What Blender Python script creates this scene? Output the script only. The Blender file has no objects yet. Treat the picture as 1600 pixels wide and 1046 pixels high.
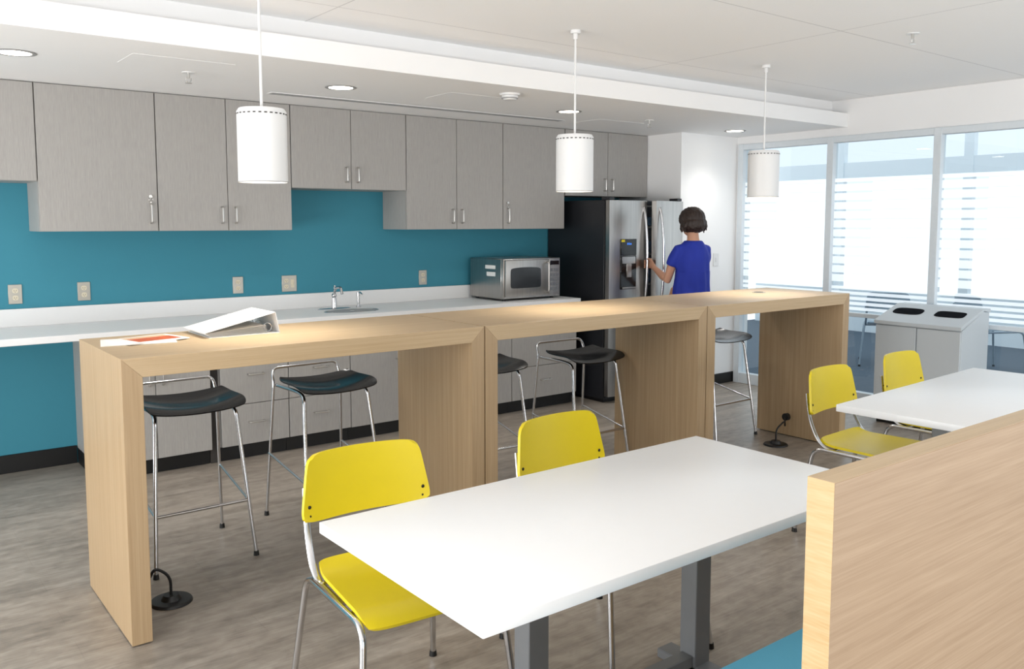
import bpy, bmesh, math, random
from mathutils import Vector, Matrix, noise
random.seed(7)
S=bpy.context.scene
COL=S.collection
rad=math.radians
def lin(h):
    h=h.lstrip('#'); o=[]
    for i in (0,2,4):
        c=int(h[i:i+2],16)/255
        o.append(c/12.92 if c<=.04045 else ((c+.055)/1.055)**2.4)
    return (*o,1)
# ---------------------------------------------------------------- materials
def newmat(name):
    m=bpy.data.materials.new(name); m.use_nodes=True
    nt=m.node_tree; b=nt.nodes['Principled BSDF']; return m,nt,b
def plain(name,col,rough=.5,metal=0,var=.04,scale=30,emit=None,es=0,spec=.5,coat=0):
    m,nt,b=newmat(name)
    c=lin(col) if isinstance(col,str) else col
    tc=nt.nodes.new('ShaderNodeTexCoord'); n=nt.nodes.new('ShaderNodeTexNoise'); n.inputs['Scale'].default_value=scale
    n.inputs['Detail'].default_value=3
    nt.links.new(tc.outputs['Object'],n.inputs['Vector'])
    mx=nt.nodes.new('ShaderNodeMix'); mx.data_type='RGBA'
    mx.inputs[6].default_value=tuple(x*(1-var) for x in c[:3])+(1,)
    mx.inputs[7].default_value=tuple(min(1,x*(1+var)) for x in c[:3])+(1,)
    nt.links.new(n.outputs['Fac'],mx.inputs[0]); nt.links.new(mx.outputs[2],b.inputs['Base Color'])
    b.inputs['Roughness'].default_value=rough; b.inputs['Metallic'].default_value=metal
    b.inputs['Specular IOR Level'].default_value=spec
    if coat: b.inputs['Coat Weight'].default_value=coat
    if emit:
        b.inputs['Emission Color'].default_value=lin(emit); b.inputs['Emission Strength'].default_value=es
    return m
def grain(name,c1,c2,axis='X',lo=1.2,hi=45,rough=.45,fine=160,fineamt=.35,dist=.0,tilt=0):
    m,nt,b=newmat(name)
    tc=nt.nodes.new('ShaderNodeTexCoord')
    def mp(l,h):
        k=nt.nodes.new('ShaderNodeMapping'); s=[h,h,h]; s['XYZ'.index(axis)]=l
        k.inputs['Scale'].default_value=s
        if tilt: k.inputs['Rotation'].default_value=(0,tilt,0)
        nt.links.new(tc.outputs['Object'],k.inputs['Vector']); return k
    n1=nt.nodes.new('ShaderNodeTexNoise'); n1.inputs['Scale'].default_value=1; n1.inputs['Detail'].default_value=4
    n1.inputs['Distortion'].default_value=dist
    nt.links.new(mp(lo,hi).outputs[0],n1.inputs['Vector'])
    n2=nt.nodes.new('ShaderNodeTexNoise'); n2.inputs['Scale'].default_value=1; n2.inputs['Detail'].default_value=2
    nt.links.new(mp(lo*4,fine).outputs[0],n2.inputs['Vector'])
    a=nt.nodes.new('ShaderNodeMix'); a.data_type='FLOAT'; a.inputs[0].default_value=fineamt
    nt.links.new(n1.outputs['Fac'],a.inputs[2]); nt.links.new(n2.outputs['Fac'],a.inputs[3])
    r=nt.nodes.new('ShaderNodeValToRGB'); r.color_ramp.elements[0].position=.33; r.color_ramp.elements[1].position=.67
    r.color_ramp.elements[0].color=lin(c2); r.color_ramp.elements[1].color=lin(c1)
    nt.links.new(a.outputs[0],r.inputs[0]); nt.links.new(r.outputs[0],b.inputs['Base Color'])
    b.inputs['Roughness'].default_value=rough
    return m
M={}
M['white']=plain('paint_white','#F0F0F0',.7,var=.01)
M['wall']=plain('wall_white','#F0F0F0',.8,var=.01,scale=4)
M['teal']=plain('paint_teal','#3A879B',.75,var=.03,scale=3)
M['black']=plain('black_rubber','#0B0B0C',.45)
M['void']=plain('opening_black','#0A0C12',.95,spec=.1)
M['fridgeblk']=plain('black_enamel','#222327',.4)
M['laminate']=plain('white_laminate','#F4F4F4',.3,var=.008)
M['counter']=plain('white_solid_surface','#EAEAEA',.35,var=.012,scale=60)
M['cab']=grain('cabinet_grey_woodgrain','#ACA9A5','#9A9794','Z',4,120,.5,460,.65)
M['cabin']=plain('cabinet_edge_dark','#3A3633',.7)
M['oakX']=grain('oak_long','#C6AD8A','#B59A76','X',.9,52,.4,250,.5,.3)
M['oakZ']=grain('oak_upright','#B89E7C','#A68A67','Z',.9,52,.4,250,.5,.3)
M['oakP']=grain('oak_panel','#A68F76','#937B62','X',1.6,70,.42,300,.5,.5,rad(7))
M['oakE']=grain('oak_edge','#D0B488','#BF9E6D','Y',6,90,.45,260,.4,.8)
M['chrome']=plain('chrome','#D0D0D2',.16,1)
M['steel']=grain('brushed_steel','#BDBAB6','#A8A5A2','Z',1,60,.32,300,.5)
M['steel'].node_tree.nodes['Principled BSDF'].inputs['Metallic'].default_value=1
M['nickel']=plain('satin_nickel','#C8C6C2',.3,1)
M['yellow']=plain('yellow_lacquer','#DFC818',.38,var=.03,scale=6)
M['seatblk']=plain('black_moulded_seat','#08080B',.2,spec=.4)
M['grey']=plain('grey_powder_coat','#7D7F82',.42,.2)
M['bench']=plain('blue_upholstery','#57A3BF',.85,var=.08,scale=400)
M['station']=plain('light_grey_station','#C2C8CC',.45,var=.01)
M['frame']=plain('window_frame_silver','#D8DFE4',.45,.0)
M['lampw']=plain('lamp_white_metal','#E2E2E2',.35,var=.005)
M['glow']=plain('lamp_glow','#FFFFFF',.5,emit='#FFF4E0',es=9)
M['glowsoft']=plain('lamp_diffuser','#FFFFFF',.5,emit='#FFF4E0',es=3)
M['carpet']=plain('blue_carpet','#515F6C',.95,var=.35,scale=60)
M['skin']=plain('skin','#C8957A',.55,var=.03,scale=20)
M['hair']=plain('hair_brown','#2A1C16',.5,var=.5,scale=60)
M['blouse']=plain('blouse_blue','#1A2F9E',.75,var=.12,scale=14)
M['pants']=plain('trousers_dark','#1B1D26',.8,var=.1)
M['paper']=plain('paper','#F2F0EC',.7,var=.01)
M['orange']=plain('cover_orange','#C4592A',.45,var=.35,scale=25)
M['sand']=plain('cover_sand','#D9B48C',.5,var=.25,scale=40)
M['binder']=plain('binder_white','#EFEFEF',.35,var=.01)
M['outlet']=plain('outlet_steel','#B9B5AC',.35,.6)
M['ivory']=plain('outlet_ivory','#D8CFB8',.4)
M['display']=plain('display_black','#08090C',.15)
M['bluelite']=plain('display_digits','#2A6BE0',.4,emit='#3A8BFF',es=1.1)
M['ylabel']=plain('yellow_sticker','#E8D21C',.5)
M['bluechair']=plain('bluegrey_shell','#94A6B4',.5)
M['chairleg']=plain('grey_metal_leg','#8A98A4',.4,.3)
M['liner']=plain('fridge_liner','#DDE2E6',.4)
M['item']=plain('food_pack','#7FA3C4',.5,var=.7,scale=14)
M['glassdark']=plain('dark_glass','#17181B',.12)
M['tread']=plain('diffuser_grey','#9A9A9A',.5)
M['eye']=plain('eye_white','#E8E4E0',.3)
M['facade']=plain('facade_pale','#E8F0F5',.8,var=.01)
def ceilmat():
    m,nt,b=newmat('ceiling_panels'); b.inputs['Roughness'].default_value=.9
    g=nt.nodes.new('ShaderNodeNewGeometry'); s=nt.nodes.new('ShaderNodeSeparateXYZ'); nt.links.new(g.outputs['Position'],s.inputs[0])
    def line(out,off,half):
        a=nt.nodes.new('ShaderNodeMath'); a.operation='SUBTRACT'; a.inputs[1].default_value=off; nt.links.new(out,a.inputs[0])
        p=nt.nodes.new('ShaderNodeMath'); p.operation='PINGPONG'; p.inputs[1].default_value=half; nt.links.new(a.outputs[0],p.inputs[0])
        l=nt.nodes.new('ShaderNodeMath'); l.operation='LESS_THAN'; l.inputs[1].default_value=.0035; nt.links.new(p.outputs[0],l.inputs[0]); return l
    l1=line(s.outputs[0],1.96,1.2); l2=line(s.outputs[1],2.70,.6)
    mxn=nt.nodes.new('ShaderNodeMath'); mxn.operation='MAXIMUM'; nt.links.new(l1.outputs[0],mxn.inputs[0]); nt.links.new(l2.outputs[0],mxn.inputs[1])
    n=nt.nodes.new('ShaderNodeTexNoise'); n.inputs['Scale'].default_value=90; nt.links.new(g.outputs['Position'],n.inputs['Vector'])
    base=nt.nodes.new('ShaderNodeMix'); base.data_type='RGBA'; base.inputs[6].default_value=(.91,.91,.91,1); base.inputs[7].default_value=(.93,.93,.93,1)
    nt.links.new(n.outputs['Fac'],base.inputs[0])
    mx=nt.nodes.new('ShaderNodeMix'); mx.data_type='RGBA'; mx.inputs[7].default_value=(.65,.65,.66,1)
    nt.links.new(base.outputs[2],mx.inputs[6]); nt.links.new(mxn.outputs[0],mx.inputs[0]); nt.links.new(mx.outputs[2],b.inputs['Base Color'])
    return m
M['ceil']=ceilmat()
def floormat():
    m,nt,b=newmat('floor_vinyl_plank')
    g=nt.nodes.new('ShaderNodeNewGeometry')
    def nz(sx,sy,det,dist=0):
        k=nt.nodes.new('ShaderNodeMapping'); k.inputs['Scale'].default_value=(sx,sy,1); nt.links.new(g.outputs['Position'],k.inputs['Vector'])
        n=nt.nodes.new('ShaderNodeTexNoise'); n.inputs['Scale'].default_value=1; n.inputs['Detail'].default_value=det; n.inputs['Distortion'].default_value=dist
        nt.links.new(k.outputs[0],n.inputs['Vector']); return n
    a=nz(1.5,10,9,.5); c=nz(14,22,7,.4); d=nz(7,110,2)
    m1=nt.nodes.new('ShaderNodeMix'); m1.data_type='FLOAT'; m1.inputs[0].default_value=.4
    nt.links.new(a.outputs['Fac'],m1.inputs[2]); nt.links.new(c.outputs['Fac'],m1.inputs[3])
    m2=nt.nodes.new('ShaderNodeMix'); m2.data_type='FLOAT'; m2.inputs[0].default_value=.2
    nt.links.new(m1.outputs[0],m2.inputs[2]); nt.links.new(d.outputs['Fac'],m2.inputs[3])
    r=nt.nodes.new('ShaderNodeValToRGB'); e=r.color_ramp.elements
    e[0].position=.36; e[0].color=lin('#7D746A'); e[1].position=.64; e[1].color=lin('#AFA69B')
    k=e.new(.5); k.color=lin('#998F84')
    nt.links.new(m2.outputs[0],r.inputs[0])
    br=nt.nodes.new('ShaderNodeTexBrick'); br.inputs['Scale'].default_value=1; br.inputs['Brick Width'].default_value=1.2; br.inputs['Row Height'].default_value=.18
    br.inputs['Mortar Size'].default_value=.001; br.inputs['Color1'].default_value=(.96,.96,.96,1); br.inputs['Color2'].default_value=(1.03,1.03,1.03,1); br.inputs['Mortar'].default_value=(.86,.85,.84,1)
    nt.links.new(g.outputs['Position'],br.inputs['Vector'])
    mu=nt.nodes.new('ShaderNodeMix'); mu.data_type='RGBA'; mu.blend_type='MULTIPLY'; mu.inputs[0].default_value=1
    nt.links.new(r.outputs[0],mu.inputs[6]); nt.links.new(br.outputs['Color'],mu.inputs[7]); nt.links.new(mu.outputs[2],b.inputs['Base Color'])
    b.inputs['Roughness'].default_value=.36
    return m
M['floor']=floormat()
def glassmat():
    m=bpy.data.materials.new('clear_glass'); m.use_nodes=True; nt=m.node_tree; nt.nodes.clear()
    o=nt.nodes.new('ShaderNodeOutputMaterial'); t=nt.nodes.new('ShaderNodeBsdfTransparent'); t.inputs[0].default_value=(.95,.985,1,1)
    gl=nt.nodes.new('ShaderNodeBsdfGlossy'); gl.inputs['Roughness'].default_value=.02
    mx=nt.nodes.new('ShaderNodeMixShader'); mx.inputs[0].default_value=.06
    nt.links.new(t.outputs[0],mx.inputs[1]); nt.links.new(gl.outputs[0],mx.inputs[2]); nt.links.new(mx.outputs[0],o.inputs[0]); return m
M['glass']=glassmat()
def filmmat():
    m=bpy.data.materials.new('frosted_film_glow'); m.use_nodes=True; nt=m.node_tree; nt.nodes.clear()
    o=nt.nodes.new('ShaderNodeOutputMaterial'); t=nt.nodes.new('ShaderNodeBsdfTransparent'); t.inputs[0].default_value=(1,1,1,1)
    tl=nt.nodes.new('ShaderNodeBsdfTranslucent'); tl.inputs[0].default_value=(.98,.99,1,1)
    em=nt.nodes.new('ShaderNodeEmission'); em.inputs[0].default_value=(1,1,1,1); em.inputs[1].default_value=.55  # added emission: the film glows by itself, whiter than the sky outside
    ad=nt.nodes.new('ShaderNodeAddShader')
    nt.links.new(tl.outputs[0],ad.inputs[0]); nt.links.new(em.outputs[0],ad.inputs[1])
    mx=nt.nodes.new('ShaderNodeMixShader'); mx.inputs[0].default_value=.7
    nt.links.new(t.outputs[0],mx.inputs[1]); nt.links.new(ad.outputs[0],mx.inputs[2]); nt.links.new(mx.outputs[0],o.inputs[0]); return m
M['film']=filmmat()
# ---------------------------------------------------------------- mesh builder
class MB:
    def __init__(s): s.bm=bmesh.new(); s.mats=[]
    def add(s,t,m,mx=None):
        if m not in s.mats: s.mats.append(m)
        i=s.mats.index(m)
        if mx is not None: bmesh.ops.transform(t,matrix=mx,verts=t.verts)
        for f in t.faces: f.material_index=i
        me=bpy.data.meshes.new('tmp'); t.to_mesh(me); t.free(); s.bm.from_mesh(me); bpy.data.meshes.remove(me)
    def box(s,x0,x1,y0,y1,z0,z1,m='white',bev=0,mx=None,seg=1):
        t=bmesh.new(); bmesh.ops.create_cube(t,size=1)
        for v in t.verts:
            v.co=Vector(((x0+x1)/2+v.co.x*(x1-x0),(y0+y1)/2+v.co.y*(y1-y0),(z0+z1)/2+v.co.z*(z1-z0)))
        if bev: bmesh.ops.bevel(t,geom=list(t.edges),offset=bev,segments=seg,affect='EDGES',profile=.5)
        s.add(t,m,mx); return s
    def cyl(s,c,r,h,m='white',r2=None,seg=32,bev=0,mx=None,caps=True):
        t=bmesh.new(); bmesh.ops.create_cone(t,cap_ends=caps,segments=seg,radius1=r,radius2=r if r2 is None else r2,depth=h)
        if bev:
            ed=[e for e in t.edges if abs(e.verts[0].co.z-e.verts[1].co.z)<1e-6]
            bmesh.ops.bevel(t,geom=ed,offset=bev,segments=2,affect='EDGES',profile=.5)
        bmesh.ops.translate(t,vec=Vector(c)+Vector((0,0,h/2)),verts=t.verts); s.add(t,m,mx); return s
    def sph(s,c,r,m='white',sc=(1,1,1),seg=20,mx=None):
        t=bmesh.new(); bmesh.ops.create_uvsphere(t,u_segments=seg,v_segments=seg//2+2,radius=r)
        for v in t.verts: v.co=Vector((v.co.x*sc[0]+c[0],v.co.y*sc[1]+c[1],v.co.z*sc[2]+c[2]))
        s.add(t,m,mx); return s
    def tube(s,pts,r,m='chrome',seg=10,closed=False,mx=None):
        pts=[Vector(p) for p in pts]; n=len(pts)
        rr=r if isinstance(r,(list,tuple)) else [r]*n
        t=bmesh.new(); rings=[]
        up=None
        for i,p in enumerate(pts):
            if closed: d=(pts[(i+1)%n]-pts[i-1])
            else: d=(pts[min(i+1,n-1)]-pts[max(i-1,0)])
            d.normalize()
            if up is None:
                up=Vector((0,0,1)) if abs(d.z)<.9 else Vector((1,0,0))
            up=(up-d*up.dot(d)); up.normalize(); sd=d.cross(up)
            q=rr[i]; q=(q,q) if not isinstance(q,tuple) else q
            rings.append([t.verts.new(p+up*math.sin(2*math.pi*k/seg)*q[1]+sd*math.cos(2*math.pi*k/seg)*q[0]) for k in range(seg)])
        for i in range(n if closed else n-1):
            a=rings[i]; b=rings[(i+1)%n]
            for k in range(seg): t.faces.new((a[k],a[(k+1)%seg],b[(k+1)%seg],b[k]))
        if not closed:
            t.faces.new(rings[0][::-1]); t.faces.new(rings[-1])
        bmesh.ops.recalc_face_normals(t,faces=t.faces)
        s.add(t,m,mx); return s
    def loft(s,rings,m,mx=None,n=24):
        t=bmesh.new(); R=[]
        for q in rings:
            cx,cy,cz,rx,ry=q[:5]; pw=q[5] if len(q)>5 else 1
            L=[]
            for k in range(n):
                a=2*math.pi*k/n; c,sn=math.cos(a),math.sin(a)
                L.append(t.verts.new((cx+rx*math.copysign(abs(c)**pw,c),cy+ry*math.copysign(abs(sn)**pw,sn),cz)))
            R.append(L)
        for a,b in zip(R,R[1:]):
            for k in range(n): t.faces.new((a[k],a[(k+1)%n],b[(k+1)%n],b[k]))
        t.faces.new(R[0][::-1]); t.faces.new(R[-1]); bmesh.ops.recalc_face_normals(t,faces=t.faces)
        s.add(t,m,mx); return s
    def slab(s,fn,th,m,nu=20,nv=14,mx=None):
        t=bmesh.new(); P=[[Vector(fn(-1+2*i/nu,-1+2*j/nv)) for j in range(nv+1)] for i in range(nu+1)]
        def nrm(i,j):
            a=P[min(i+1,nu)][j]-P[max(i-1,0)][j]; b=P[i][min(j+1,nv)]-P[i][max(j-1,0)]
            v=a.cross(b); v.normalize(); return v
        A=[[t.verts.new(P[i][j]) for j in range(nv+1)] for i in range(nu+1)]
        B=[[t.verts.new(P[i][j]-nrm(i,j)*th) for j in range(nv+1)] for i in range(nu+1)]
        for i in range(nu):
            for j in range(nv):
                t.faces.new((A[i][j],A[i+1][j],A[i+1][j+1],A[i][j+1])); t.faces.new((B[i][j],B[i][j+1],B[i+1][j+1],B[i+1][j]))
        for i in range(nu):
            t.faces.new((A[i][0],B[i][0],B[i+1][0],A[i+1][0])); t.faces.new((A[i][nv],A[i+1][nv],B[i+1][nv],B[i][nv]))
        for j in range(nv):
            t.faces.new((A[0][j],A[0][j+1],B[0][j+1],B[0][j])); t.faces.new((A[nu][j],B[nu][j],B[nu][j+1],A[nu][j+1]))
        bmesh.ops.recalc_face_normals(t,faces=t.faces)
        s.add(t,m,mx); return s
    def poly(s,pts,m):
        t=bmesh.new(); t.faces.new([t.verts.new(p) for p in pts]); s.add(t,m); return s
    def prism(s,prof,axis,a0,a1,m,bev=0):
        t=bmesh.new()
        def mk(p,a):
            if axis=='Y': return (p[0],a,p[1])
            if axis=='X': return (a,p[0],p[1])
            return (p[0],p[1],a)
        A=[t.verts.new(mk(p,a0)) for p in prof]; B=[t.verts.new(mk(p,a1)) for p in prof]; n=len(prof)
        t.faces.new(A); t.faces.new(B[::-1])
        for k in range(n): t.faces.new((A[k],B[k],B[(k+1)%n],A[(k+1)%n]))
        bmesh.ops.recalc_face_normals(t,faces=t.faces)
        if bev: bmesh.ops.bevel(t,geom=list(t.edges),offset=bev,segments=2,affect='EDGES',profile=.5)
        s.add(t,m); return s
    def done(s,name,parent=None,loc=(0,0,0),rot=(0,0,0),smooth=True,ang=38,**kw):
        me=bpy.data.meshes.new(name); s.bm.to_mesh(me); s.bm.free()
        for k in s.mats: me.materials.append(M[k])
        if smooth:
            me.shade_smooth(); me.set_sharp_from_angle(angle=rad(ang))
        o=bpy.data.objects.new(name,me); COL.objects.link(o); o.location=loc; o.rotation_euler=rot
        if parent: o.parent=parent
        for k,v in kw.items(): o[k]=v
        return o
def thing(name,label,cat,loc=(0,0,0),rz=0,group=None):
    e=bpy.data.objects.new(name,None); e.empty_display_size=.1; COL.objects.link(e); e.location=loc; e.rotation_euler=(0,0,rz)
    e['label']=label; e['category']=cat
    if group: e['group']=group
    return e
def dup(o,loc=None,rz=None,label=None,parent=None):
    c=o.copy(); COL.objects.link(c)
    if parent: c.parent=parent
    for ch in list(o.children): dup(ch,parent=c)
    if loc is not None: c.location=loc
    if rz is not None: c.rotation_euler=(0,0,rz)
    if label: c['label']=label
    return c
def rpath(pts,r,n=6):
    pts=[Vector(p) for p in pts]; out=[pts[0]]
    for i in range(1,len(pts)-1):
        p=pts[i]; a=pts[i-1]-p; b=pts[i+1]-p; k=min(r,a.length*.48,b.length*.48)
        a=p+a.normalized()*k; b=p+b.normalized()*k
        for j in range(n+1):
            u=j/n; out.append(a*(1-u)**2+p*2*u*(1-u)+b*u*u)
    out.append(pts[-1]); return out
ST=dict(kind='structure')
# ================================================================= SETTING
H1,H2=2.36,2.59; WX=6.82; WY=6.05; FY=4.13
MB().box(-3,WX+.12,-3,WY+.15,-.1,0,'floor').done('floor',**ST)
MB().box(-3,WX+.15,WY,WY+.15,0,2.8,'teal').done('wall_back',**ST)
MB().box(-3,WX+.15,-3,4.28,H2,H2+.12,'ceil').done('ceiling',**ST)
MB().prism([(FY,H1),(FY,2.475),(4.28,2.480),(4.28,H2+.12),(WY,H2+.12),(WY,H1)],'X',-3,WX,'wall').done('ceiling',smooth=False,**ST)
MB().box(6.02,WX,5.27,WY,0,H1,'wall').done('wall_alcove',**ST)
MB().box(WX,WX+.15,-3,5.27,2.29,2.8,'wall').done('wall_right',**ST)
MB().box(WX,WX+.15,5.22,WY,0,2.29,'wall').done('wall_right',**ST)
MB().box(-3,1.125,WY-.012,WY,0,.115,'black',.002).done('baseboard_back',**ST)
MB().box(6.02,WX,5.258,5.27,0,.1,'black',.002).done('baseboard_alcove',**ST)
# windows
ys=[5.217,4.274,3.346,2.415,1.48,.55,-.39,-1.33,-2.27]
tr=MB()
for y in ys: tr.box(WX-.02,WX+.06,y-.03,y+.03,.0,2.29,'frame',.003)
tr.box(WX-.015,WX+.055,-2.3,5.22,2.235,2.29,'frame',.003)
tr.box(WX-.015,WX+.055,-2.3,5.22,.0,.10,'frame',.003)
tr.box(WX-.012,WX+.05,-2.3,5.22,.745,.78,'frame',.003)
tr.done('trim_3',**ST)
for i,(ya,yb) in enumerate(zip(ys,ys[1:])):
    w=MB(); a=ya-.030; b=yb+.030; L=a-b
    w.box(WX+.03,WX+.036,b,a,.10,2.235,'glass')
    xf=WX+.026
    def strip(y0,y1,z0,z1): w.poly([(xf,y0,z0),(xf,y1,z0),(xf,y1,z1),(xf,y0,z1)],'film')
    sp=a-L*.40
    z=1.04
    while z<1.93:
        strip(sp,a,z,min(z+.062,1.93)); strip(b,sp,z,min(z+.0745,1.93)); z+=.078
    z=.80
    while z<1.02:
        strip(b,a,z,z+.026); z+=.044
    w.done('window_%d'%(i+1),**ST)
MB().box(WX+.12,13,-3,8.5,-.1,-.001,'carpet').done('floor',**ST)
far=MB()
for y in (-2,-.2,1.6,3.4,5.2,7.0): far.box(11.4,11.5,y-.06,y+.06,0,3.6,'facade')
far.box(11.41,11.49,-2.5,8.4,2.15,2.4,'facade').box(11.41,11.49,-2.5,8.4,0,.6,'facade').box(11.41,11.49,-2.5,8.4,3.0,3.6,'facade')
far.done('trim_4',**ST)
# ================================================================= CABINETS
CF=5.68
def handle(parent,x,y,z0,z1,d=-.03,horizontal=False,x1=None,**kw):
    b=MB()
    if horizontal: b.tube(rpath([(x,y,z0),(x,y+d,z0),(x1,y+d,z0),(x1,y,z0)],.01,4),.005,'nickel',8)
    else: b.tube(rpath([(x,y,z0),(x,y+d,z0),(x,y+d,z1),(x,y,z1)],.01,4),.0055,'nickel',8)
    return b.done('handle',parent,label='satin nickel bar handle')
def wallcab(x0,x1,z0,z1,doors,label,front=CF):
    c=thing('wall_cabinet',label,'cabinet',(x0,front,z0),group='grey wall cabinets above the worktop')
    w=x1-x0-.002; h=z1-z0
    b=MB().box(0,.018,.02,WY-front-.002,0,h,'cab').box(w-.018,w,.02,WY-front-.002,0,h,'cab')
    b.box(.018,w-.018,.02,WY-front-.002,0,.018,'cab').box(.018,w-.018,.02,WY-front-.002,h-.018,h,'cab').box(.018,w-.018,.33,WY-front-.002,.018,h-.018,'cab').box(.018,w-.018,.021,.03,.018,h-.018,'cabin')
    b.done('body',c)
    n=len(doors); dw=w/n
    for i,(hs,lock) in enumerate(doors):
        d=MB().box(i*dw+.0022,(i+1)*dw-.0022,0,.019,.001,h-.006,'cab',.0012).done('door',c)
        hx=(i+1)*dw-.045 if hs=='r' else i*dw+.045
        handle(d,hx,0,.05,.155 if not lock else .17)
        if lock:
            MB().cyl((0,0,0),.011,.012,'nickel',seg=20).done('lock',d,(hx,0,.215),(rad(90),0,0))
            k=MB().tube([(math.cos(a)*.012,0,math.sin(a)*.012) for a in [i*math.pi/8 for i in range(16)]],.0014,'nickel',6,closed=True).box(-.004,.004,-.001,.001,-.05,-.012,'nickel',.0005)
            k.done('key',d,(hx,-.017,.196))
    return c
wallcab(0.0,.917,1.79,H1,[('r',0),('l',0)],'short grey woodgrain wall cabinet at the end of the run')
wallcab(.917,1.585,1.497,H1,[('r',1)],'tall grey woodgrain wall cabinet with one wide locking door')
wallcab(1.585,2.477,1.497,H1,[('r',0),('l',0)],'tall two-door grey woodgrain wall cabinet beside the locking one')
wallcab(2.477,3.397,1.79,H1,[('r',0),('l',0)],'short two-door grey woodgrain wall cabinet above the sink')
wallcab(3.397,4.314,1.497,H1,[('r',0),('l',0)],'tall two-door grey woodgrain wall cabinet beyond the sink')
wallcab(4.314,4.985,1.497,H1,[('l',1)],'tall single-door locking grey wall cabinet above the microwave')
wallcab(4.991,6.015,1.785,H1,[('r',0),('l',0)],'short two-door grey woodgrain cabinet over the refrigerator')
BF=5.44
def basecab(x0,x1,kind,label):
    c=thing('base_cabinet',label,'cabinet',(x0,BF,0),group='grey base cabinets under the worktop')
    w=x1-x0-.002; top=.868; D=WY-BF-.002
    MB().box(0,w,.02,D,.1,top,'cab').box(.0,w,.018,.021,.1,top,'cabin').box(0,w,.06,D,0,.1,'black').done('body',c)
    if kind=='drawers':
        zs=[.102,.37,.62,top]
        for a,b in zip(zs,zs[1:]):
            d=MB().box(.002,w-.002,0,.018,a+.002,b-.002,'cab',.0012).done('drawer',c)
            zc=b-.055 if a>.3 else .25
            handle(d,w/2-.05,0,zc,zc,horizontal=True,x1=w/2+.05)
    else:
        n=2; dw=w/n
        for i in range(n):
            d=MB().box(i*dw+.002,(i+1)*dw-.002,0,.018,.102,.70,'cab',.0012).done('door',c)
            handle(d,(i+1)*dw-.04 if i==0 else i*dw+.04,0,.56,.66)
        d=MB().box(.002,w-.002,0,.018,.704,top-.002,'cab',.0012).done('drawer',c); handle(d,w/2-.05,0,.79,.79,horizontal=True,x1=w/2+.05)
basecab(1.13,1.80,'doors','grey woodgrain base cabinet at the end beside the knee space')
basecab(1.86,2.32,'drawers','grey woodgrain base cabinet with stacked drawers')
basecab(2.32,2.78,'drawers','grey woodgrain base cabinet with stacked drawers')
basecab(2.78,3.60,'doors','grey woodgrain double-door base cabinet under the sink')
basecab(3.60,4.22,'drawers','grey woodgrain drawer base cabinet under the microwave')
basecab(4.22,4.92,'drawers','grey woodgrain drawer base cabinet beside the refrigerator')
f=thing('filler_panel','dark narrow filler gap between two base cabinets','panel',(1.80,BF,0))
MB().box(.002,.056,.05,.6,0,.868,'cabin').done('panel',f)
w=thing('worktop','long white solid-surface worktop with low backsplash along the teal wall','countertop',(0,0,0))
MB().box(-3,4.935,5.405,WY-.002,.870,.910,'counter',.003).done('countertop',w)
MB().box(-3,4.935,WY-.02,WY-.002,.910,1.02,'counter',.002).done('backsplash',w)
# faucet
f=thing('sink_faucet','small chrome sink faucet with lever behind the white worktop','faucet',(2.86,5.84,.91))
MB().loft([(0,0,.0,.13,.035,.8),(0,0,.006,.13,.035,.8),(0,0,.010,.12,.028,.8)],'chrome').done('base',f)
MB().cyl((0,0,.008),.02,.075,'chrome',.016).tube(rpath([(0,0,.06),(0,-.01,.16),(0,-.11,.17),(0,-.13,.12)],.05,8),.010,'chrome').done('spout',f)
MB().sph((0,0,.10),.019,'chrome').tube([(0,0,.11),(.01,.02,.15),(.02,.03,.17)],[.006,.006,.009],'chrome').done('lever',f)
f=thing('soap_dispenser','slim chrome soap dispenser beside the sink faucet','soap dispenser',(3.06,5.84,.91))
MB().cyl((0,0,0),.019,.015,'chrome').cyl((0,0,.015),.011,.07,'chrome').done('base',f)
MB().cyl((0,0,.085),.013,.03,'chrome').tube(rpath([(0,0,.11),(0,-.02,.118),(0,-.06,.105)],.02),.006,'chrome').done('pump',f)
s=thing('sink','oval steel sink bowl rim set in the white worktop','sink',(2.90,5.64,.9102))
MB().tube([(math.cos(a)*.21,math.sin(a)*.12,.001) for a in [i*math.pi/24 for i in range(48)]],.003,'chrome',8,closed=True).done('rim',s)
MB().loft([(0,0,0,.205,.115),(0,0,.0012,.205,.115)],'tread').cyl((0,0,.0012),.02,.001,'chrome').done('bowl',s)
# outlets
def outlet(x,z,wide=False,parent_label=''):
    o=thing('wall_outlet',parent_label,'outlet',(x,WY-.0005,z),group='outlets on the teal wall')
    W=.058 if wide else .038
    MB().box(-W,W,-.006,0,-.06,.06,'outlet',.002).done('plate',o)
    cs=[-.024,.024] if wide else [0]
    for k,c in enumerate(cs):
        if wide and k==1:
            MB().box(c-.006,c+.006,-.012,-.006,-.012,.012,'ivory',.001).box(c-.014,c+.014,-.0075,-.006,-.03,.03,'ivory',.001).done('switch',o)
        else:
            for dz in (-.022,.022):
                b=MB().loft([(0,0,0,.016,.015,.7),(0,0,.003,.016,.015,.7)],'ivory')
                b.box(-.007,-.005,-.003,.005,.003,.0036,'black').box(.005,.007,-.003,.005,.003,.0036,'black').cyl((0,-.008,.003),.0022,.0006,'black',seg=8)
                b.done('socket',o,(c,-.006,dz),(rad(90),0,0))
outlet(.822,1.11,False,'steel duplex outlet on the teal wall near the end')
outlet(1.209,1.11,False,'steel duplex outlet on the teal wall above the knee space')
outlet(2.214,1.105,False,'steel duplex outlet on the teal wall before the faucet')
outlet(2.60,1.10,True,'double-wide steel plate with outlet and switch on teal wall')
outlet(3.76,1.10,False,'steel duplex outlet on the teal wall beside the microwave')
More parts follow.
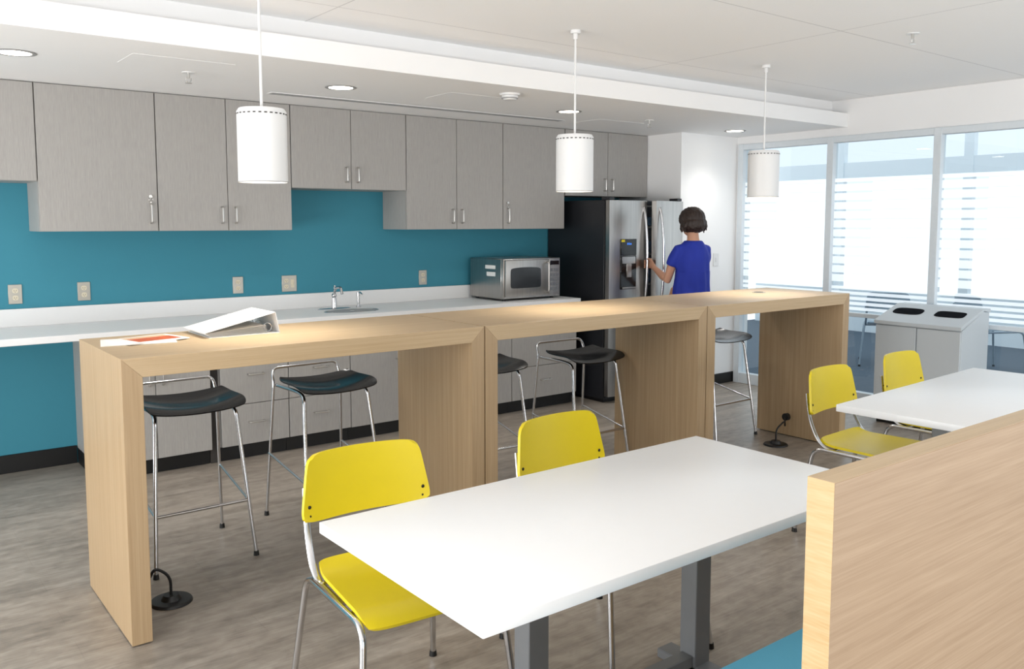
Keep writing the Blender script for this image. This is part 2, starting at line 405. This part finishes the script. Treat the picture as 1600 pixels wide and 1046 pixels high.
o=thing('light_switch','white light switch plate on the white wall by the window','switch',(6.53,5.2695,1.2))
MB().box(-.04,.04,-.006,0,-.06,.06,'lampw',.002).done('plate',o); MB().box(-.012,.012,-.011,-.006,-.02,.02,'lampw',.001).done('toggle',o)
# ================================================================= MICROWAVE
m=thing('microwave','stainless steel countertop microwave on the white worktop','microwave',(4.21,5.55,.91))
MB().box(0,.61,.02,.46,.015,.345,'steel',.006).done('body',m)
MB().box(.0,.61,-.004,.02,.018,.345,'steel',.004).done('front_panel',m)
d=MB().box(.012,.475,-.026,-.004,.035,.335,'steel',.006,seg=2).done('door',m)
def win(u,v):
    c=1-.05*(abs(u)**6*abs(v)**6); return (.220+u*.160*c,-.0275,.185+v*.082*c+(.008*(1-u*u) if v>0 else 0)*v)
MB().slab(win,.0025,'glassdark',16,10).done('window',d)
MB().tube(rpath([(.445,-.026,.06),(.445,-.055,.06),(.445,-.055,.31),(.445,-.026,.31)],.015),.008,'steel').done('handle',d)
p=MB().box(.485,.602,-.010,-.004,.035,.335,'steel',.003).done('control_panel',m)
MB().box(.495,.592,-.012,-.010,.285,.32,'display').done('display',p)
b=MB()
for i in range(3):
    for j in range(5): b.box(.498+i*.032,.522+i*.032,-.0125,-.010,.07+j*.04,.095+j*.04,'grey',.001)
b.done('keypad',p)
MB().box(-.001,0,.10,.24,.26,.29,'paper').box(-.001,0,.10,.22,.20,.235,'paper').done('sticker',m)
for x in (.05,.56):
    for y in (.05,.42): MB().cyl((x,y,0),.014,.016,'black').done('foot',m)
# ================================================================= REFRIGERATOR
fr=thing('refrigerator','stainless steel side-by-side refrigerator with black sides, one door ajar','refrigerator',(5.10,5.22,0))
b=MB().box(0,.03,.08,.82,.03,1.74,'fridgeblk',.004).box(.875,.905,.08,.82,.03,1.74,'fridgeblk',.004).box(.03,.875,.08,.82,1.70,1.74,'fridgeblk').box(.03,.875,.08,.82,.03,.12,'fridgeblk').box(.03,.875,.79,.82,.12,1.70,'fridgeblk').box(.03,.45,.085,.79,.12,1.70,'fridgeblk')
b.box(.0,.06,.02,.12,1.74,1.765,'fridgeblk',.004).box(.845,.905,.02,.12,1.74,1.765,'fridgeblk',.004).box(.02,.885,.1,.8,0,.03,'black')
b.done('body',fr)
MB().box(.455,.46,.09,.785,.12,1.70,'liner').box(.868,.873,.09,.785,.12,1.70,'liner').box(.46,.868,.78,.787,.12,1.70,'liner').box(.46,.868,.09,.78,1.69,1.699,'liner').box(.46,.868,.09,.78,.121,.13,'liner').done('liner',fr)
for z in (.45,.72,.99,1.26,1.5): MB().box(.462,.866,.14,.775,z,z+.012,'liner',.002).done('shelf',fr)
for z,h in ((1.002,.16),(1.272,.13),(1.512,.10)):
    MB().box(.50,.60,.18,.30,z+.01,z+.01+h,'item',.008).box(.64,.74,.2,.32,z+.01,z+.01+h*.8,'item',.008).done('food_container',fr)
def fdoor(w,hside):
    prof=[(0.004,.0),(w-.004,.0),(w,-.008)]+[(w*(1-k/12),-.052-.020*(1-(2*(1-k/12)-1)**2)) for k in range(13)]+[(0,-.008)]
    return MB().prism(prof,'Z',.06,1.738,'steel')
ld=fdoor(.452,'r').done('door',fr,(.001,.072,0),ang=20,label='closed stainless steel door with dispenser')
def bow(x,z0,z1,sgn=1):
    pts=[]
    for k in range(17):
        u=k/16; pts.append((x,-.058-.05*math.sin(math.pi*u)**.6,z0+(z1-z0)*u))
    return MB().tube(pts,[(.012,.010)]*17,'chrome',10)
bow(.405,.75,1.68).done('handle',ld,label='bowed chrome handle')
dp=MB().box(.115,.305,-.0775,-.062,1.27,1.41,'display',.004).done('dispenser',ld)
MB().box(.19,.197,-.0785,-.0776,1.36,1.378,'bluelite').box(.208,.217,-.0785,-.0776,1.36,1.378,'bluelite').box(.228,.236,-.0785,-.0776,1.36,1.375,'bluelite').done('display',dp)
MB().box(.12,.16,-.0785,-.0776,1.385,1.405,'ylabel').done('sticker',dp)
MB().box(.115,.305,-.0765,-.062,.98,1.268,'glassdark',.004).box(.13,.29,-.079,-.0766,1.20,1.26,'steel',.002).box(.18,.24,-.085,-.0766,1.08,1.20,'steel',.004).box(.13,.29,-.092,-.0766,.985,1.0,'steel',.003).done('dispenser_recess',dp)
rd=MB()
w_=.448
prof=[(-w_+.004,.0),(-.004,.0),(0,-.008)]+[(-w_*(k/12),-.052-.020*(1-(2*(k/12)-1)**2)) for k in range(13)]+[(-w_,-.008)]
rd.prism(prof,'Z',.06,1.738,'steel')
rdo=rd.done('door',fr,(.905,.066,0),(0,0,rad(11)),ang=20,label='stainless steel door standing ajar')
bow(-.405,.75,1.68).done('handle',rdo,label='bowed chrome handle')
b=MB().box(-w_+.03,-.03,.0,.012,.09,1.70,'liner',.004)
b.done('door_liner',rdo)
# ================================================================= BAR TABLES
def bar(x0,x1,label):
    L=x1-x0; t=.072; D=.676; H=1.067
    c=thing('bar_table',label,'bar table',(x0,3.234,0),group='row of oak waterfall bar tables')
    MB().prism([(0,H),(L,H),(L-t,H-t),(t,H-t)],'Y',0,D,'oakX',.0012).done('tabletop',c,ang=20)
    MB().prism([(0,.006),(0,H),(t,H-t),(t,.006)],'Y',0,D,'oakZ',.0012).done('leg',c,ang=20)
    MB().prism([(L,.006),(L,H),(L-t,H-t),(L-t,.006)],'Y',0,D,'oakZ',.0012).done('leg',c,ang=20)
    for x in (.01,L-t+.01):
        MB().box(x,x+t-.02,.02,D-.02,0,.006,'black').done('foot',c)
    return c
bar(.755,2.345,'light oak waterfall bar table with papers and binder on top')
bar(2.351,3.941,'light oak waterfall bar table between two matching ones')
b3=bar(3.947,5.44,'light oak waterfall bar table with grommet close to windows')
MB().cyl((1.05,.42,1.067),.045,.003,'outlet').cyl((1.05,.42,1.070),.032,.0012,'black').done('grommet',b3)
def pwr(x,y,sgn,label):
    c=thing('floor_power_box',label,'floor outlet',(x,y,0),group='floor power boxes under the bar tables')
    MB().cyl((0,0,0),.085,.012,'black',.078,bev=.003).cyl((0,0,.012),.04,.02,'black',.03).done('base',c)
    MB().tube(rpath([(0,0,.03),(sgn*.0,0,.11),(sgn*.10,.0,.16),(sgn*.13,.02,.10),(sgn*.17,.05,.16)],.06,8),.006,'black',8).done('cable',c)
    MB().cyl((0,0,0),.026,.03,'black').done('plug',c,(sgn*.17,.05,.165),(0,rad(90)*sgn,0))
pwr(.985,3.55,-.62,'black round floor power box with cable beside oak leg')
pwr(5.08,3.54,1.02,'black round floor power box with cable and raised plug')
# ================================================================= STOOLS
def stool(loc,rz,label):
    c=thing('bar_stool',label,'stool',loc,rz,group='black bar stools along the bar tables')
    def sf(u,v):
        cr=1-.08*(abs(u)**5*abs(v)**5)
        x=u*(.218-.006*v)*cr; y=-.045+v*.155*cr
        z=.728
        z-= .026*max(0,(-v-.3)/.7)**2
        z+= .014*max(0,(v-.3)/.7)**2
        z+= .018*u*u-.016*(1-v*v)*(1-u*u)
        return (x,y,z)
    MB().slab(sf,.006,'seatblk',26,20).done('seat',c)
    for sx in (-1,1):
        MB().tube(rpath([(sx*.225,-.225,.01),(sx*.18,-.13,.69),(sx*.17,-.04,.700),(sx*.182,.17,.705)],.04),.0095,'chrome',12).done('leg',c)
    MB().tube(rpath([(-.225,.235,.01),(-.195,.175,.72),(-.19,.205,.79),(.19,.205,.79),(.195,.175,.72),(.225,.235,.01)],.05,8),.0075,'chrome',12).done('back_frame',c)
    z=.26; k=z/.7
    fx=.225-.045*k; fy=-.225+.095*k; ry=.235-.06*k; rx=.225-.03*k
    MB().tube([(-fx,fy,z),(fx,fy,z)],.007,'chrome').tube([(-fx,fy,z),(-rx,ry,z+.08)],.006,'chrome').tube([(fx,fy,z),(rx,ry,z+.08)],.006,'chrome').done('footrest',c)
    for sx in (-1,1):
        for y in (-.225,.235): MB().cyl((sx*.225,y,0),.013,.022,'black',.011,seg=16).done('foot',c)
    return c
s0=stool((1.225,4.045,0),0,'black moulded bar stool with chrome legs by knee space')
for loc,r,l in [((1.94,4.10,0),rad(3),'black moulded bar stool with chrome legs beside another stool'),
    ((2.91,4.05,0),rad(-4),'black moulded bar stool mostly behind an oak table leg'),
    ((3.622,3.97,0),rad(0),'black moulded bar stool facing the drawer cabinets'),
    ((5.00,4.04,0),rad(0),'black moulded bar stool at the bar table by refrigerator')]:
    dup(s0,loc,r,l)
# ================================================================= CHAIRS
def chair(loc,rz,label,matk='yellow',group='yellow dining chairs',legm='chrome'):
    c=thing('dining_chair',label,'chair',loc,rz,group=group)
    def sf(u,v):
        cr=1-.07*(abs(u)**6*abs(v)**6)
        x=u*(.212+.012*(-v))*cr; y=-.01+v*.22*cr
        z=.462-.035*max(0,(-v-.55)/.45)**2-.012*(1-u*u)*(1-v*v)+.02*max(0,(v-.6)/.4)**2
        return (x,y,z)
    MB().slab(sf,.012,matk,22,20).done('seat',c)
    def bf(u,v):
        cr=1-.07*(abs(u)**7*abs(v)**7)
        x=u*(.218-.018*v)*cr; zz=.700+v*.108*cr
        y=.235+.04*(1-u*u)+.035*(v+1)/2
        return (x,y,zz)
    bk=MB().slab(bf,-.011,matk,28,14).done('backrest',c)
    s_=MB()
    for sx in (-1,1):
        for z in (.615,.645):
            s_.sph((sx*.203,.2385,z),.006,'black',(1,.5,1),10)
            s_.sph((sx*.203,.2585,z),.006,'black',(1,.5,1),10)
    s_.done('screws',bk)
    for sx in (-1,1):
        MB().tube(rpath([(sx*.262,-.27,.01),(sx*.225,-.215,.435),(sx*.225,.215,.435),(sx*.262,.285,.01)],.055,8),.0105,legm,12).done('leg',c,label='metal side frame with front and rear leg')
        MB().tube(rpath([(sx*.215,-.05,.436),(sx*.215,.175,.436),(sx*.208,.25,.56),(sx*.203,.272,.70)],.07,8),[(.011,.006)]*len(rpath([(0,0,0),(0,1,0),(0,2,1),(0,2,3)],.07,8)),legm,12).done('back_support',c)
    MB().tube([(-.225,-.12,.437),(.225,-.12,.437)],.008,legm).tube([(-.225,.12,.437),(.225,.12,.437)],.008,legm).done('cross_bar',c)
    for sx in (-1,1):
        for y in (-.27,.285): MB().cyl((sx*.262,y,0),.014,.02,'black',.012,seg=16).done('foot',c)
    return c
c0=chair((1.315,2.255,0),rad(-4),'yellow dining chair with chrome frame pulled out from table')
dup(c0,(2.15,2.20,0),rad(3),'yellow dining chair tucked behind the white table')
dup(c0,(3.985,2.19,0),rad(3),'yellow dining chair with chrome frame at second white table')
dup(c0,(4.745,2.22,0),rad(2),'yellow dining chair beside the recycling cabinet')
cb=chair((9.0,4.9,0),rad(120),'blue-grey chair beyond the frosted glazing','bluechair','chairs beyond the glazing','chairleg')
dup(cb,(9.4,4.0,0),rad(60)); dup(cb,(9.3,2.6,0),rad(100)); dup(cb,(8.9,3.1,0),rad(-60))
# ================================================================= DINING TABLES
def dtable(loc,rz,L,W,label):
    c=thing('dining_table',label,'table',loc,rz,group='white dining tables')
    MB().box(0,L,-W,0,.708,.740,'laminate',.003,seg=2).done('tabletop',c)
    for x in (.55,1.28):
        MB().box(x-.038,x+.038,-.275,-.205,.0,.70,'grey',.003).done('leg',c)
        MB().box(x-.038,x+.038,-W+.06,-.10,.0,.035,'grey',.004).done('foot',c)
        MB().box(x-.03,x+.03,-W+.08,-.08,.69,.708,'grey',.002).done('bracket',c)
    MB().box(.588,1.242,-.265,-.215,.03,.07,'grey',.003).done('stretcher',c)
    return c
dtable((.98,2.119,0),0,1.553,.76,'white laminate dining table with grey metal legs by bench')
dtable((3.47,2.11,0),rad(3),1.50,.76,'second white laminate dining table beyond the oak partition')
# ================================================================= BOOTH
p=thing('booth_bench','booth bench with tall oak back panel and blue upholstered seat','bench',(1.165,.706,0))
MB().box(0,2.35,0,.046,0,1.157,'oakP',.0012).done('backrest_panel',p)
MB().box(.0,2.35,.0,.046,1.157,1.1575,'oakX').box(-.0006,0,.0,.046,.0,1.157,'oakE').done('edge_band',p)
MB().box(.01,2.34,.05,.60,.36,.45,'bench',.015,seg=3).done('seat',p)
MB().box(.03,2.32,.05,.55,0,.36,'oakX').done('base',p)
# ================================================================= RECYCLING STATION
r=thing('recycling_station','light grey two-bin recycling cabinet with sloped top by window','recycling bin',(6.30,2.87,0))
MB().prism([(.015,.03),(.44,.03),(.44,.88),(.34,.893),(.015,.77)],'Y',.0,.65,'station',.004).done('body',r,smooth=False)
MB().box(.03,.43,.02,.63,0,.03,'black').done('base',r)
for y in (.004,.329):
    d=MB().box(0,.014,y,y+.317,.05,.765,'station',.002).done('door',r)
lidm=MB().prism([(-.012,.772),(-.012,.80),(.33,.91),(.445,.91),(.445,.882),(.34,.896)],'Y',-.006,.656,'station',.003).done('lid',r,smooth=False)
ang=math.atan2(.11,.342)
for y,k in ((.17,'rect'),(.49,'round')):
    b=MB()
    if k=='rect': b.loft([(0,0,0,.055,.11,.45),(0,0,.003,.055,.11,.45)],'void')
    else: b.loft([(0,0,0,.06,.115,.6),(0,0,.003,.06,.115,.6)],'void')
    b.done('opening',lidm,(.19,y,.8655),(0,-ang,0))
# ================================================================= PENDANTS
def pend(x,label):
    c=thing('pendant_lamp',label,'pendant lamp',(x,3.57,H2),group='white cylinder pendant lamps')
    MB().cyl((0,0,-.02),.028,.02,'lampw',.028,bev=.003).cyl((0,0,-.05),.012,.03,'lampw').done('canopy',c)
    MB().cyl((0,0,-.565),.006,.52,'lampw',seg=14).done('rod',c)
    sh=MB()
    tb=bmesh.new(); prof=[(.1025,-.87),(.1025,-.60),(.1025,-.575),(.094,-.562),(.02,-.558),(.02,-.566),(.088,-.570),(.0985,-.60),(.0985,-.87)]
    n=48; R=[[tb.verts.new((r_*math.cos(2*math.pi*k/n),r_*math.sin(2*math.pi*k/n),z)) for k in range(n)] for r_,z in prof]
    for i in range(len(prof)):
        a=R[i]; b=R[(i+1)%len(prof)]
        for k in range(n): tb.faces.new((a[k],a[(k+1)%n],b[(k+1)%n],b[k]))
    bmesh.ops.recalc_face_normals(tb,faces=tb.faces); sh.add(tb,'lampw')
    for k in range(28):
        a=2*math.pi*k/28; sh.box(-.006,.006,-.0008,.0008,-.588,-.583,'cabin',mx=Matrix.Rotation(a,4,'Z')@Matrix.Translation((0,.1028,0)))
    sh.tube([(.1032*math.cos(a),.1032*math.sin(a),-.868) for a in [i*math.pi/24 for i in range(48)]],.0016,'tread',6,closed=True)
    sh.done('lamp_shade',c,ang=50)
    MB().cyl((0,0,-.845),.095,.006,'glowsoft').done('diffuser',c)
    return c
p1=pend(1.43,'white cylinder pendant lamp over the binder')
ld_=bpy.data.lights.new('pendant_light','SPOT'); ld_.energy=33; ld_.spot_size=rad(115); ld_.spot_blend=1; ld_.shadow_soft_size=.09; ld_.color=(1,.94,.84)
lo=bpy.data.objects.new('bulb',ld_); COL.objects.link(lo); lo.parent=p1; lo.location=(0,0,-.875)
dup(p1,(3.205,3.57,H2),label='white cylinder pendant lamp over an oak bar table')
dup(p1,(4.90,3.57,H2),label='white cylinder pendant lamp close to the windows')
def down(x,y):
    c=thing('recessed_downlight','round recessed downlight glowing in the low ceiling','ceiling light',(x,y,H1),group='recessed downlights in low ceiling')
    MB().tube([(.083*math.cos(a),.083*math.sin(a),-.002) for a in [i*math.pi/24 for i in range(48)]],[(.012,.003)]*48,'tread',8,closed=True).done('rim',c)
    MB().cyl((0,0,-.003),.074,.002,'glow').done('lens',c)
    l=bpy.data.lights.new('downlight','SPOT'); l.energy=38; l.spot_size=rad(125); l.spot_blend=1; l.shadow_soft_size=.12; l.color=(1,.97,.92)
    o=bpy.data.objects.new('bulb',l); COL.objects.link(o); o.parent=c; o.location=(0,0,-.01)
    return c
d0=down(.70,4.78)
for x in (2.42,4.25,6.30): dup(d0,(x,4.80 if x<6 else 4.90,H1))
v=thing('linear_air_diffuser','long white slotted air diffuser in the low ceiling','air vent',(2.16,5.22,H1))
MB().box(0,2.42,0,.085,-.004,0,'lampw',.001).done('frame',v)
b=MB()
for k in range(3): b.box(.01,2.41,.012+k*.024,.024+k*.024,-.0048,-.004,'grey')
b.done('slots',v)
for x,y in ((1.15,4.45),(3.05,4.55),(4.75,5.0)):
    a=thing('ceiling_access_panel','flush white access panel in the low ceiling','access panel',(x,y,H1),group='ceiling access panels')
    MB().box(0,.5,0,.3,-.0012,0,'white').done('panel',a)
s=thing('smoke_detector','round white smoke detector on the low ceiling','smoke detector',(3.38,4.38,H1))
MB().cyl((0,0,-.012),.065,.012,'lampw').cyl((0,0,-.04),.04,.028,'lampw',.055,bev=.004).done('body',s)
MB().cyl((0,0,-.032),.0505,.005,'tread',.053).done('grille',s)
def spr(x,y,z):
    s=thing('fire_sprinkler','small metal fire sprinkler head in the white ceiling','ceiling sprinkler',(x,y,z),group='ceiling fire sprinklers')
    MB().cyl((0,0,-.004),.035,.004,'lampw').done('escutcheon',s)
    MB().cyl((0,0,-.03),.008,.026,'nickel').tube([(-.014,0,-.03),(-.014,0,-.045),(0,0,-.055),(.014,0,-.045),(.014,0,-.03)],.002,'nickel',6).cyl((0,0,-.058),.018,.002,'nickel',seg=16).done('head',s)
spr(1.53,4.83,H1); spr(5.12,4.82,H1); spr(4.73,2.49,H2)
# ================================================================= BINDER & MAGAZINE
b=thing('ring_binder','white three-ring binder lying wedge-shaped with pages on the bar','binder',(1.50,3.60,1.067))
L=.275
MB().box(-.31,0,0,L,0,.0025,'binder').done('bottom_cover',b,smooth=False)
MB().prism([(-.33,.020),(-.02,.090),(-.02,.0925),(-.33,.0225)],'Y',0,L,'binder').done('top_cover',b,smooth=False)
MB().prism([(-.0025,.0025),(0,.0025),(-.0175,.090),(-.020,.090)],'Y',0,L,'binder').done('spine',b,smooth=False)
pg=MB()
for k in range(7):
    q=.0035+.0022*k
    pg.prism([(-.30-.003*k,q),(-.055,q+.003*k),(-.055,q+.001+.003*k),(-.30-.003*k,q+.001)],'Y',.006+.002*k,L-.014+.002*k,'paper')
pg.done('pages',b,smooth=False)
for y in (.03,.137,.245):
    MB().tube([(-.045+.019*math.cos(a),y,.025+.019*math.sin(a)) for a in [i*math.pi/10 for i in range(20)]],.0015,'chrome',6,closed=True).done('ring',b)
MB().box(-.056,-.034,.01,L-.01,.0025,.005,'chrome').done('ring_plate',b)
b=thing('magazine','magazine with orange cover lying on the oak bar','magazine',(.97,3.69,1.0705),rad(14))
MB().box(-.13,.13,-.095,.095,0,.004,'paper').done('pages',b)
MB().box(-.075,.11,-.07,.03,.004,.0045,'orange').box(-.075,.11,.036,.075,.004,.0045,'sand').done('cover_picture',b)
b=thing('paper_sheets','loose white paper sheets beneath the magazine','papers',(.93,3.68,1.067),rad(-12))
MB().box(-.14,.14,-.10,.10,0,.0035,'paper',.0008).done('sheets',b)
# ================================================================= WOMAN
WR=rad(-18); WC=(5.53,4.70)
W=thing('person','person with short dark hair and blue blouse reaching for refrigerator handle','person',(WC[0],WC[1],0),WR)
def wl(p):
    dx=p[0]-WC[0]; dy=p[1]-WC[1]; c,s_=math.cos(WR),math.sin(WR)
    return Vector((dx*c+dy*s_,-dx*s_+dy*c,p[2]))
hz=1.19
u=(hz-.75)/(1.68-.75)
hx,hy=5.101+.405,5.292-.058-.05*math.sin(math.pi*u)**.6
hd=wl((hx,hy,hz))
def P(v): return tuple(v)
bd=MB()
bd.loft([(0,0,.80,.09,.08),(0,0,.86,.150,.105),(0,0,.95,.145,.10),(0,0,1.05,.118,.086),(0,.0,1.15,.118,.088),(0,.005,1.27,.125,.090),(0,0,1.34,.105,.070),(0,0,1.385,.070,.054),(0,-.003,1.41,.050,.047),(0,.012,1.50,.045,.047)],'skin')
for sx in (-1,1):
    bd.tube([(sx*.080,0,.90),(sx*.083,.0,.75),(sx*.085,.01,.50),(sx*.085,-.01,.34),(sx*.087,-.02,.08),(sx*.087,-.015,.04)],[.085,.080,.053,.052,.033,.037],'skin',16)
    bd.tube([(sx*.087,-.055,.035),(sx*.09,.03,.04),(sx*.095,.12,.028),(sx*.095,.165,.022)],[(.032,.032),(.038,.036),(.042,.022),(.03,.016)],'skin',12)
el=wl((5.375,4.835,1.075)); wr=hd+Vector((.020,-.095,-.03))
sl=Vector((-.132,.01,1.325))
bd.tube([(-.06,0,1.335),P(sl),P(sl.lerp(el,.5)+Vector((-.006,0,0))),P(el),P(el.lerp(wr,.35)),P(wr)],[.036,.040,.038,.034,.034,.022],'skin',14)
pm=hd+Vector((.024,-.032,0))
bd.tube([P(wr),P(wr.lerp(pm,.5)),P(pm),P(hd+Vector((.03,0,.0)))],[(.02,.022),(.016,.032),(.014,.038),(.011,.036)],'skin',14)
for i,dz in enumerate((.030,.010,-.010,-.029)):
    end=(200,212,205,185)[i]; R_=.0225
    pts=[P(hd+Vector((.03,-.012,dz)))]+[P(hd+Vector((R_*math.cos(rad(a)),R_*math.sin(rad(a)),dz))) for a in range(10,end,22)]
    bd.tube(pts,[.0085]*(len(pts)-2)+[.0078,.0062],'skin',8)
pts=[P(wr.lerp(pm,.55)+Vector((0,0,.022))),P(hd+Vector((.018,-.034,.043)))]+[P(hd+Vector((.023*math.cos(rad(a)),.023*math.sin(rad(a)),.046))) for a in (-75,-105,-135)]
bd.tube(pts,[.012,.011,.0095,.009,.007],'skin',8)
e2=Vector((.130,.12,1.11)); w2=Vector((.04,.27,1.0))
bd.tube([(.06,0,1.335),(.126,.005,1.325),(.138,.05,1.23),P(e2),P(e2.lerp(w2,.35)),P(w2)],[.036,.040,.038,.034,.034,.022],'skin',14)
h2=w2+Vector((-.02,.055,-.025))
bd.tube([P(w2),P(w2.lerp(h2,.5)),P(h2)],[(.018,.02),(.014,.034),(.012,.036)],'skin',12)
for i in range(4):
    o_=Vector((.0,-.027+.018*i,-.018+.012*i)); L_=(.062,.075,.08,.07)[i]
    q=h2+o_*.9
    bd.tube([P(q),P(q+Vector((-.004,.018,-L_*.45))),P(q+Vector((-.012,.016,-L_*.75))),P(q+Vector((-.024,.010,-L_*.98)))],[.009,.0085,.0078,.006],'skin',8)
bd.tube([P(w2.lerp(h2,.4)),P(w2+Vector((-.03,.05,-.03))),P(w2+Vector((-.035,.065,-.06)))],[.012,.010,.0075],'skin',8)
HA=rad(8)
HM=Matrix.Translation((0,.028,1.553))@Matrix.Rotation(HA,4,'Z')@Matrix.Rotation(rad(-14),4,'X')
bd.sph((0,0,.015),.1,'skin',(.76,.95,.98),24,mx=HM)
bd.sph((0,.03,-.055),.1,'skin',(.56,.60,.55),20,mx=HM)
bd.tube([(0,.088,.01),(0,.105,-.025),(0,.098,-.036)],[.009,.013,.009],'skin',8,mx=HM)
bd.tube([(-.022,.083,-.062),(0,.091,-.060),(.022,.083,-.062)],[.005,.008,.005],'skin',8,mx=HM)
bd.tube([(-.045,.076,.022),(0,.092,.026),(.045,.076,.022)],[.007,.008,.007],'skin',8,mx=HM)
for sx in (-1,1): bd.sph((sx*.078,-.005,-.015),.03,'skin',(.35,.7,1.05),12,mx=HM)
body=bd.done('body',W)
def remesh(o,vs,it=4):
    m=o.modifiers.new('r','REMESH'); m.mode='VOXEL'; m.voxel_size=vs
    k=o.modifiers.new('s','SMOOTH'); k.iterations=it; k.factor=.5
    dg=bpy.context.evaluated_depsgraph_get(); me=bpy.data.meshes.new_from_object(o.evaluated_get(dg))
    o.modifiers.clear(); mats=list(o.data.materials); o.data=me
    if not me.materials:
        for q in mats: me.materials.append(q)
    me.shade_smooth()
remesh(body,.0055,2)
for sx in (-1,1):
    pos=HM@Vector((sx*.031,.084,.0)); MB().sph((0,0,0),.0115,'eye').sph((0,.0085,0),.0055,'black').done('eye',body,pos,(0,0,HA))
bl=MB()
bl.loft([(0,0,.88,.168,.128),(0,0,.96,.165,.126),(0,0,1.05,.153,.118),(0,.0,1.15,.149,.115),(0,.005,1.27,.146,.113),(0,0,1.33,.130,.096),(0,0,1.375,.100,.077),(0,-.002,1.402,.076,.063)],'blouse',n=40)
bl.tube([(-.06,0,1.335),(-.125,.01,1.322),P(sl.lerp(el,.28)+Vector((-.004,0,0))),P(sl.lerp(el,.52)+Vector((-.004,0,0)))],[.050,.053,.054,.053],'blouse',20)
bl.tube([(.06,0,1.335),(.122,.005,1.322),(.136,.035,1.26),(.136,.075,1.185)],[.050,.053,.054,.053],'blouse',20)
blo=bl.done('blouse',W); remesh(blo,.008,9)
for v_ in blo.data.vertices:
    n_=noise.noise(Vector((v_.co.x*18,v_.co.y*18,v_.co.z*6)))
    k=.014*n_*(1.2 if v_.co.z<1.15 else .5); v_.co+=Vector((v_.normal.x,v_.normal.y,0))*k
tp=MB()
tp.loft([(0,0,.80,.155,.11),(0,0,.88,.160,.113),(0,0,.96,.155,.110),(0,0,1.0,.140,.102)],'pants')
for sx in (-1,1): tp.tube([(sx*.080,0,.88),(sx*.083,.0,.75),(sx*.085,.01,.50),(sx*.085,-.01,.30),(sx*.087,-.018,.075)],[.092,.088,.066,.062,.053],'pants',18)
tpo=tp.done('trousers',W); remesh(tpo,.009,3)
for sx in (-1,1):
    MB().tube([(sx*.087,-.07,.036),(sx*.089,.0,.042),(sx*.093,.09,.036),(sx*.095,.16,.028),(sx*.095,.185,.024)],[(.03,.034),(.042,.042),(.046,.034),(.042,.026),(.024,.018)],'black',16).box(sx*.092-.04,sx*.092+.04,-.085,.185,0,.012,'black',.005).done('shoe',W)
hb=MB(); hb.sph((0,-.010,.022),.1,'hair',(1.02,1.14,1.02),40,mx=HM)
hb.sph((0,-.026,-.028),.1,'hair',(1.10,.98,.68),32,mx=HM)
hb.sph((0,-.050,-.060),.1,'hair',(.74,.54,.40),24,mx=HM)
for k in range(44):
    a=rad(150+ (k/43)*240)
    x=1.0*math.cos(a); y=math.sin(a)
    jx=random.uniform(-.010,.010); L_=random.uniform(-.016,.014)
    x0=x*.090; y0=-.015+y*.088
    hb.tube([(x0,y0,-.01),(x0*1.13+jx,y0*1.08,-.050),(x0*(1.08+random.uniform(-.14,.16))+jx,y0*1.04,-.080-L_)],[.014,.011,.003],'hair',7,mx=HM)
hair=hb.done('hair',W); remesh(hair,.0045,1)
HI=HM.inverted(); bmh=bmesh.new(); bmh.from_mesh(hair.data)
dl=[]
for v_ in bmh.verts:
    q=HI@v_.co
    if q.y>.045 and q.z<.045 and abs(q.x)<.085: dl.append(v_)
bmesh.ops.delete(bmh,geom=dl,context='VERTS')
for v_ in bmh.verts:
    q=HI@v_.co
    n_=.6*noise.noise(Vector((q.x*40,q.y*40,q.z*8)))+.7*noise.noise(Vector((q.x*110,q.y*110,q.z*14)))
    v_.co+=v_.normal*.007*n_
bmh.to_mesh(hair.data); bmh.free()
# ================================================================= WORLD / LIGHT / CAMERA
wd=bpy.data.worlds.new('world'); S.world=wd; wd.use_nodes=True; nt=wd.node_tree; bg=nt.nodes['Background']
tc=nt.nodes.new('ShaderNodeTexCoord'); sp=nt.nodes.new('ShaderNodeSeparateXYZ'); nt.links.new(tc.outputs['Generated'],sp.inputs[0])
mr=nt.nodes.new('ShaderNodeMapRange'); mr.inputs[1].default_value=-1; mr.inputs[2].default_value=1; nt.links.new(sp.outputs[2],mr.inputs[0])
rp=nt.nodes.new('ShaderNodeValToRGB'); nt.links.new(mr.outputs[0],rp.inputs[0])
e=rp.color_ramp.elements; e[0].position=.42; e[0].color=(1,1,1,1); e[1].position=.53; e[1].color=(.66,.73,.78,1)
nt.links.new(rp.outputs[0],bg.inputs[0]); bg.inputs[1].default_value=1.5
def area(name,loc,rot,sx,sy,e):
    l=bpy.data.lights.new(name,'AREA'); l.shape='RECTANGLE'; l.size=sx; l.size_y=sy; l.energy=e; l.color=(1,.99,.975)
    o=bpy.data.objects.new(name,l); COL.objects.link(o); o.location=loc; o.rotation_euler=rot; return o
area('side_fill',(-2.8,2.6,.8),(rad(124),0,rad(-90)),5,1.5,190)  # added fill lamp at the open side, tilted up to brighten the ceiling
area('rear_fill',(2.6,-2.8,.8),(rad(124),0,0),7,1.5,165)  # unseen fill lamp added behind the camera, aimed upward for a lighter ceiling
cam=bpy.data.cameras.new('camera'); co=bpy.data.objects.new('camera',cam); COL.objects.link(co)
co.location=(0,0,1.55); co.rotation_euler=(rad(90-5.18),0,rad(52.2-90)); cam.sensor_width=36; cam.lens=1346/1600*36; cam.shift_y=-53/1600
cam.clip_start=.05; S.camera=co
S.view_settings.view_transform='Standard'; S.view_settings.look='None'; S.view_settings.exposure=0
